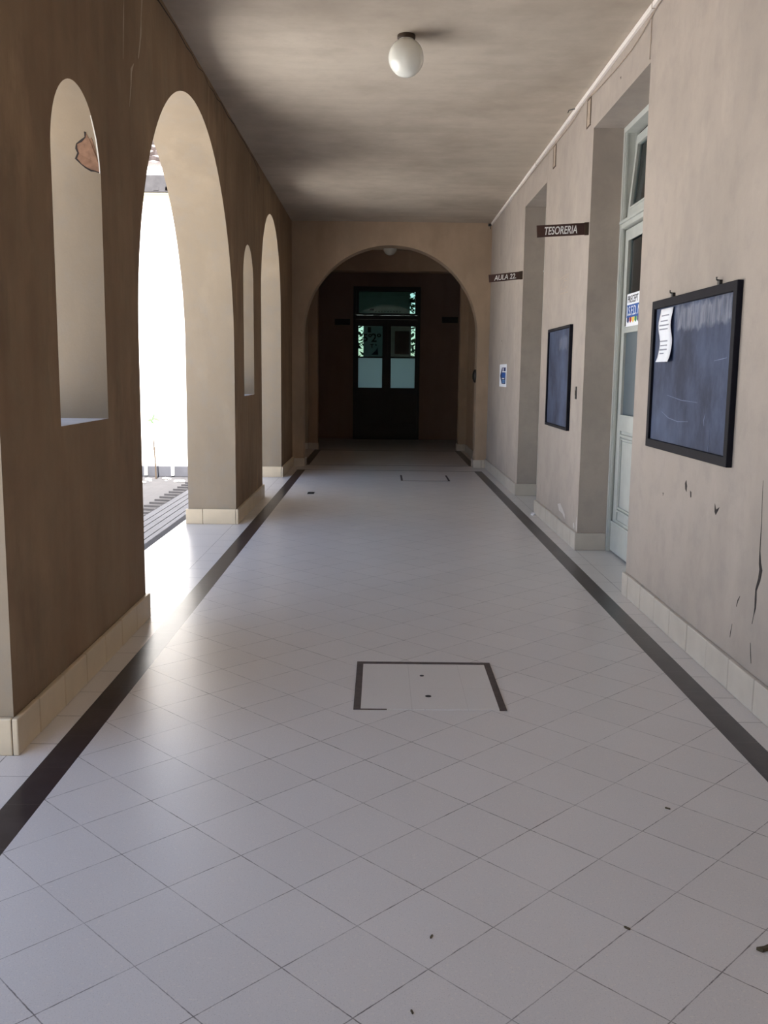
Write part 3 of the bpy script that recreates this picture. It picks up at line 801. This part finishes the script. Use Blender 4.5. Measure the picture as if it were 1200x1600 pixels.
obj('square', blob_([(-.35, 2.66), (-.27, 2.66), (-.27, 2.79), (-.35, 2.79)]), M['black_ink'], po)
po = thing('brown_poster', (.5, yp, 2.07), 'reddish brown poster behind the right pane of the end door', 'poster')
box_obj('sheet', M['pale_poster'], po, .18, .735, yp, yp+.004, 2.05, 2.84)
box_obj('picture', M['brown_poster'], po, .33, .70, yp-.002, yp, 2.13, 2.70)
po = thing('transom_board', (-.1, yp, 3.13), 'grey board behind the transom glass of the end door', 'board')
box_obj('sheet', M['dark_poster'], po, -.66, .70, yp, yp+.006, 3.09, 3.70)
for k in range(9): box_obj('printed_mark', M['black_ink'], po, -.16+k*.075, -.14+k*.075, yp-.002, yp, 3.16, 3.19)
box_obj('printed_mark', M['black_ink'], po, -.30, -.20, yp-.002, yp, 3.20, 3.24)
box_obj('glazing_bar', M['dark_paint'], bpy.data.objects['transom_sash.002'], .66, .84, yp+.01, yp+.03, 3.40, 3.47)

# ------------------------------------------------------------------ slate boards
def slate_board(y0, y1, z0, z1, mat, label, fw=.05, depth=.032):
    t = thing('chalkboard', (RW, (y0+y1)/2, z0), label, 'chalkboard', 'slate boards on the right wall')
    bm = bmesh.new(); xa, xb = RW-depth, RW
    bx(bm, xa, xb, y0, y1, z0, z0+fw, .004); bx(bm, xa, xb, y0, y1, z1-fw, z1, .004)
    bx(bm, xa, xb, y0, y0+fw, z0+fw-.005, z1-fw+.005, .004); bx(bm, xa, xb, y1-fw, y1, z0+fw-.005, z1-fw+.005, .004)
    obj('frame', bm, M['board_frame'], t)
    box_obj('slate', mat, t, RW-.016, RW-.002, y0+fw-.01, y1-fw+.01, z0+fw-.01, z1-fw+.01)
    return t
b1 = slate_board(5.03, 6.59, 1.17, 2.155, M['slate_big'], 'large slate board with a white sheet pinned at its far edge', .055, .034)
for yy in (5.36, 6.21):
    bm = bmesh.new(); bx(bm, RW-.02, RW, yy-.018, yy+.018, 2.14, 2.185, .004); tube(bm, [(RW, yy, 2.18), (RW-.03, yy, 2.185), (RW-.03, yy, 2.20)], .005)
    obj('hook', bm, M['black'], b1)
xs0 = RW-.0165
obj('chalk_mark', strokes(bmesh.new(), [(6.30, 1.42, .002), (6.15, 1.385, .005), (5.95, 1.37, .004), (5.75, 1.38, .002)], onR(xs0), thick=.0008), M['chalk'], b1)
obj('chalk_mark', strokes(bmesh.new(), [(6.2, 1.53, .002), (5.9, 1.505, .004), (5.6, 1.50, .002)], onR(xs0), thick=.0008), M['chalk'], b1)
obj('chalk_mark', strokes(bmesh.new(), [(5.28, 2.08, .003), (5.285, 2.02, .005), (5.283, 1.99, .003)], onR(xs0), thick=.0008), M['chalk'], b1)
obj('chalk_mark', strokes(bmesh.new(), [(5.45, 1.44, .003), (5.47, 1.40, .012), (5.46, 1.37, .003)], onR(xs0), thick=.0008), M['chalk'], b1)
obj('chalk_mark', strokes(bmesh.new(), [(5.38, 1.36, .002), (5.36, 1.28, .004), (5.38, 1.22, .002)], onR(xs0), thick=.0008), M['chalk'], b1)
obj('chalk_mark', strokes(bmesh.new(), [(5.36, 1.74, .002), (5.22, 1.75, .005), (5.16, 1.755, .002)], onR(xs0), thick=.0008), M['chalk'], b1)
slate_board(9.44, 10.68, 1.10, 2.15, M['slate_small'], 'narrow looking slate board between the two doorways', .03, .034)
# pinned sheet, slightly curled
ps = thing('paper_sheet', (RW-.02, 6.25, 1.745), 'white printed sheet pinned on the large slate board', 'paper')
bm = bmesh.new(); rows = []
for i in range(13):
    t = i/12; z = 2.09 - .345*t; sh = .012*math.sin(t*2*PI)
    xo = RW - .026 - .010*math.sin(t*PI*1.6)**2 - (.012*(t > .9)*(t-.9)*10)
    rows.append([bm.verts.new((xo - .004*math.sin(k*PI/4), 6.395 + sh - .262*k/4, z)) for k in range(5)])
for a, b_ in zip(rows, rows[1:]):
    for k in range(4): bm.faces.new((a[k], a[k+1], b_[k+1], b_[k]))
sh_o = obj('sheet', bm, M['paper'], ps, 60)
md = sh_o.modifiers.new('thickness', 'SOLIDIFY'); md.thickness = .001
bm = bmesh.new()
for z, a, b_, w in ((2.045, 6.35, 6.19, .008), (2.01, 6.35, 6.20, .008), (1.982, 6.37, 6.17, .009), (1.957, 6.37, 6.19, .008), (1.88, 6.37, 6.21, .008), (1.852, 6.36, 6.21, .008), (1.825, 6.36, 6.20, .010), (1.80, 6.34, 6.25, .008)):
    t = (2.09-z)/.345; xo = RW - .026 - .010*math.sin(t*PI*1.6)**2 - .0055
    box_obj('text_line', M['ink'], ps, xo, xo+.001, b_, a, z-w/2, z+w/2)

# ------------------------------------------------------------------ hanging room signs
def room_sign(y, x0, z0, h, text, size, off, label, sx, tilt):
    t = thing('room_sign', (RW, y, z0+h/2), label, 'sign', 'projecting room signs')
    c = math.cos(tilt); s = math.sin(tilt)
    xd = Vector((c, 0, s)); zd = Vector((-s, 0, c)); yd = Vector((0, 1, 0))
    base = Vector((RW, y, z0))
    L_ = (RW - x0)/c
    bm = bx(bmesh.new(), -L_, 0, -.011, .011, 0, h, .002)
    for v in bm.verts: v.co = base + xd*v.co.x + yd*v.co.y + zd*v.co.z
    obj('board', bm, M['dark_wood'], t)
    bm = bx(bmesh.new(), -.035, .012, -.014, .014, -.004, h+.004, .002)
    for v in bm.verts: v.co = base + xd*v.co.x + yd*v.co.y + zd*v.co.z
    obj('bracket', bm, M['brown_metal'], t)
    lettering(text, size, M['white_paint'], t, base - xd*L_ + xd*off[0] + zd*off[1] - yd*.0118, xd, zd, shear=.28, sx=sx, bold=.0015)
    return t
room_sign(8.92, 1.414, 2.930, .105, 'TESORERIA', .098, (.062, .018), 'dark brown projecting sign lettered TESORERIA', .62, .066)
room_sign(13.0, 1.438, 2.927, .10, 'AULA 22.', .092, (.07, .018), 'dark brown projecting sign lettered AULA 22', .80, .115)
for x0, x1, z0, z1, lab in ((-1.175, -.79, 2.835, 2.985, 'dark wooden sign on the end wall, on the left of the door'), (1.50, 1.90, 2.91, 3.06, 'dark wooden sign on the end wall, on the right of the door')):
    t = thing('wall_sign', ((x0+x1)/2, YE, z0), lab, 'sign', 'dark signs beside the end door')
    box_obj('board', M['black'], t, x0, x1, YE-.02, YE, z0, z1, bev=.003)

# arrow notice
t = thing('arrow_notice', (RW, 14.75, 1.46), 'white sheet with a blue arrow on the right wall beyond the far doorway', 'notice')
XA = RW-.003
box_obj('sheet', M['paper'], t, XA, RW, 14.33, 15.15, 1.465, 1.81)
zc = 1.635
obj('arrow', blob(bmesh.new(), [(15.06, zc), (14.86, zc+.125), (14.42, zc+.125), (14.42, zc-.125), (14.86, zc-.125)], onR(XA), .001), M['dark_blue'], t)
bm = bmesh.new(); bx(bm, XA-.002, XA, 14.44, 14.86, zc-.03, zc+.045); obj('blue_band', bm, M['blue'], t)
bm = bmesh.new(); bx(bm, XA-.002, XA, 14.42, 14.82, zc+.052, zc+.068); bx(bm, XA-.002, XA, 14.55, 14.84, zc-.052, zc-.036); bx(bm, XA-.002, XA, 14.66, 14.76, zc+.07, zc+.115)
obj('white_band', bm, M['paper'], t)
bm = bmesh.new()
for k in range(3): bx(bm, XA-.002, XA, 14.5, 14.8, zc-.075-k*.017, zc-.066-k*.017)
obj('text_line', bm, M['light_blue'], t)

# pencil square on the wall
bm = bmesh.new()
for pts in ([(10.24, 2.66), (10.22, 2.50)], [(10.22, 2.50), (9.78, 2.49)], [(9.78, 2.49), (9.78, 2.67)], [(9.78, 2.67), (10.24, 2.66)], [(10.1, 2.64), (9.85, 2.645)], [(10.18, 2.56), (10.0, 2.62), (9.86, 2.61), (9.83, 2.55), (10.0, 2.535), (10.18, 2.55)]):
    strokes(bm, [(a, b_, .008) for a, b_ in pts], onR(RW), thick=.0006)
obj('pencil_mark', bm, M['vent'], wr)

# switch, vents, trunking, wires
t = thing('light_switch', (RW, 9.17, 1.43), 'narrow dark switch plate beside the slate board between the doorways', 'switch')
box_obj('plate', M['black'], t, RW-.008, RW, 9.145, 9.20, 1.425, 1.545, bev=.003)
box_obj('rocker', M['brown_metal'], t, RW-.012, RW-.006, 9.16, 9.185, 1.46, 1.51, bev=.002)
for y0, y1, z0, z1, lab in ((9.01, 9.17, 3.91, 4.165, 'small upright plate under the ceiling, beside the nearer doorway'), (10.74, 10.90, 3.91, 4.155, 'small upright plate under the ceiling, beside the farther doorway')):
    t = thing('vent_cover', (RW, (y0+y1)/2, z0), lab, 'vent', 'plates under the ceiling')
    bm = bmesh.new(); moulding(bm, onR(RW), y0, y1, z0, z1, .014, .008); obj('rim', bm, M['grout'], t)
    box_obj('plate', M['vent'], t, RW-.005, RW, y0+.012, y1-.012, z0+.012, z1-.012)
t = thing('cable_trunking', (RW, 5, CZ-.05), 'white plastic cable trunking along the top of the right wall', 'trunking')
bm = bmesh.new(); bx(bm, RW-.026, RW-.002, -8.9, YA-.02, CZ-.042, CZ-.002, .002); obj('duct', bm, M['trunking'], t)
for yy in (7.0, 12.0): box_obj('joint', M['vent'], t, RW-.028, RW-.001, yy, yy+.01, CZ-.044, CZ-.001)
bm = bmesh.new(); bx(bm, RW-.075, RW-.022, YA-.07, YA-.02, CZ-.06, CZ-.02, .004); tube(bm, [(RW-.04, YA-.05, CZ-.04), (RW-.035, YA-.05, CZ-.11)], .006); obj('clip', bm, M['black'], t)
bm = bmesh.new(); tube(bm, [(RW-.02, 9.65, CZ-.01), (RW-.075, 9.7, CZ-.012), (RW-.08, 9.72, CZ-.03)], .005); obj('nail', bm, M['black'], t)
def wire(pts, label, r=.0035):
    tag(obj('wire', tube(bmesh.new(), pts, r), M['vent']), label, 'wire', 'loose wires under the trunking')
wx = RW-.012
wire([(wx, 6.4, 4.182), (wx, 6.93, 4.172), (wx, 7.1, 4.15), (wx, 7.34, 4.118), (wx, 7.6, 4.10), (wx, 8.1, 4.108), (wx, 8.73, 4.136), (wx, 9.2, 4.175)], 'thin loose wire sagging over the nearer doorway')
wire([(wx, 9.3, 4.172), (wx, 9.9, 4.14), (wx, 10.6, 4.145), (wx, 11.6, 4.16), (wx, 12.6, 4.17), (wx, 13.6, 4.172)], 'thin loose wire under the trunking between the doorways')
t = tag(obj('wire', tube(bmesh.new(), [(RW-.008, 7.065, 4.18), (RW-.008, 7.06, 4.0), (RW-.008, 7.065, 3.87)], .0035), M['vent']), 'short upright wire at the near corner of the nearer doorway', 'wire', 'loose wires under the trunking')

# black round bell on the arch jamb
t = thing('electric_bell', (ac+ar, 16.96, 1.62), 'small round black bell on the right jamb of the far arch', 'bell')
bm = lathe(bmesh.new(), [(0, .06), (.05, .055), (.10, .035), (.12, .012), (.12, 0), (0, 0)], 0, 0, 0, 32)
for v in bm.verts: v.co = Vector((ac+ar - v.co.z, 16.96 + v.co.x*.8, 1.62 + v.co.y))
obj('dome', bm, M['black'], t, 40)
box_obj('back_plate', M['brown_metal'], t, ac+ar-.008, ac+ar, 16.9, 17.02, 1.53, 1.71, bev=.002)

# ------------------------------------------------------------------ globe lamps
def globe(cx, cy, label, r=.137):
    t = thing('globe_lamp', (cx, cy, CZ), label, 'lamp', 'globe ceiling lamps')
    bm = lathe(bmesh.new(), [(0, 0), (.066, 0), (.070, -.004), (.070, -.026), (.064, -.032), (0, -.032)], cx, cy, CZ, 40)
    obj('collar', bm, M['brown_metal'], t, 40)
    prof = [(.058, -.03)]
    cz = -.042 - r*.90
    a0 = math.asin(.058/r)
    for i in range(33):
        a = a0 + (PI - a0)*i/32; prof.append((max(r*math.sin(a), 0) if i < 32 else 0, cz + r*math.cos(a)*1.04))
    obj('globe', lathe(bmesh.new(), prof, cx, cy, CZ, 56), M['milk'], t, 60)
globe(.166, 7.72, 'white milk glass globe lamp on the corridor ceiling')
globe(.145, 18.9, 'white globe lamp half hidden behind the crown of the far arch')

# ------------------------------------------------------------------ floor hatches and bits
def hatch(x0, x1, y0, y1, label, full, w=.036):
    t = thing('floor_hatch', ((x0+x1)/2, (y0+y1)/2, 0), label, 'hatch', 'floor hatches')
    box_obj('cover', M['hatch_tile'], t, x0+w, x1-w, y0, y1-(w if full else .01), .0, .004)
    for a in ((x0, x0+w), (x1-w, x1)): box_obj('side_bar', M['hatch_steel'], t, a[0], a[1], y0-.005, y1, 0, .005)
    if full:
        bm = bmesh.new(); n = 40; top = []
        pts = [(x0 + (x1-x0)*i/n, y1 - (w*.9 + random.uniform(-.004, .004))*1.0) for i in range(n+1)]
        blob(bm, [(x0, y1+.004)] + [(x1, y1+.002)] + pts[::-1], onF(0), .0052)
        obj('top_bar', bm, M['hatch_steel'], t)
        for hx, hy, r in ((.241, 5.008, .012), (.26, 4.676, .016)):
            bm = lathe(bmesh.new(), [(0, .0052), (r, .0052), (r, .001), (0, .001)], hx, hy, 0, 16)
            obj('lifting_hole', bm, M['crack'], t)
    bm = bmesh.new(); bx(bm, x0+w, x1-w, y0-.006, y0, 0, .0045) if not full else bx(bm, x0+w, x0+w+.13, y0-.005, y0, 0, .0045)
    obj('gap', bm, M['grout'], t)
m, X.nt, b = new_mat('hatch terrazzo'); M['hatch_tile'] = m
v = coords(); x, y, z = xyz(v)
gl = ((x-.17).abs().lt(.0015)).mx((y-4.80).abs().lt(.0012)).mx((x-.45).abs().lt(.0012))
col = mix(noise(v, 2, 4, .6), lin(210, 205, 201), lin(215, 210, 206)); col = mix(noise(v, 240, 2, .5).ramp(.58, .7)*.35, col, lin(150, 140, 130)); col = mix(gl*.25, col, lin(120, 108, 98))
put(b, 'Base Color', col); b.inputs['Roughness'].default_value = .3
hatch(-.121, .641, 4.485, 5.252, 'square floor hatch with dark steel edges nearest the viewpoint', True)
hatch(.325, 1.09, 14.60, 15.38, 'floor hatch with two dark side bars in front of the arch', False, .03)

t = thing('floor_drain', (-.955, 12.95, 0), 'small black rectangular drain in the floor beside the left stripe', 'drain')
box_obj('grate', M['black'], t, -1.0, -.91, 12.86, 13.06, 0, .004, bev=.001)
tag(obj('paper_scrap', blob(bmesh.new(), [(1.80, 11.12), (1.83, 11.25), (1.86, 11.20), (1.85, 11.10), (1.82, 11.06)], onF(0), .012), M['paper']), 'crumpled white paper scrap at the skirting beside the farther doorway', 'paper')
def bit(name, mat, x, y, s, a, label, cat, group=None, hgt=.004):
    pts = []
    for k in range(8):
        r = s*(1 if k % 2 else .6)*random.uniform(.7, 1.1)*(1.5 if k in (0, 4) else 1)
        th = 2*PI*k/8; px, py = r*math.cos(th), .45*r*math.sin(th)
        pts.append((x + px*math.cos(a) - py*math.sin(a), y + px*math.sin(a) + py*math.cos(a)))
    tag(obj(name, blob(bmesh.new(), pts, onF(0), hgt), M[mat]), label, cat, group)
G = 'dry leaf bits on the floor'
bit('dry_leaf', 'dry_leaf', 1.135, 2.528, .030, .4, 'curled olive leaf on the tiles, largest of the leaf bits', 'leaf', G, .010)
bit('dry_leaf', 'dry_leaf', .760, 2.631, .012, -.8, 'tiny dark leaf bit at a tile corner, left of the curled olive leaf', 'leaf', G)
bit('dry_leaf', 'dry_leaf', 1.123, 3.43, .012, -.6, 'tiny dark leaf bit near the right stripe', 'leaf', G)
bit('dry_leaf', 'dry_leaf', .166, 2.58, .010, 1.1, 'tiny dark leaf bit on the middle tiles, left of the one at a tile corner', 'leaf', G)
bit('dry_leaf', 'dry_leaf', .098, 2.245, .009, 1.9, 'tiny dark leaf bit on the tiles, nearest to the viewpoint of all', 'leaf', G)
bit('paper_scrap', 'stone', -.279, 10.10, .028, .2, 'tiny white paper scrap in the middle of the corridor floor', 'paper')
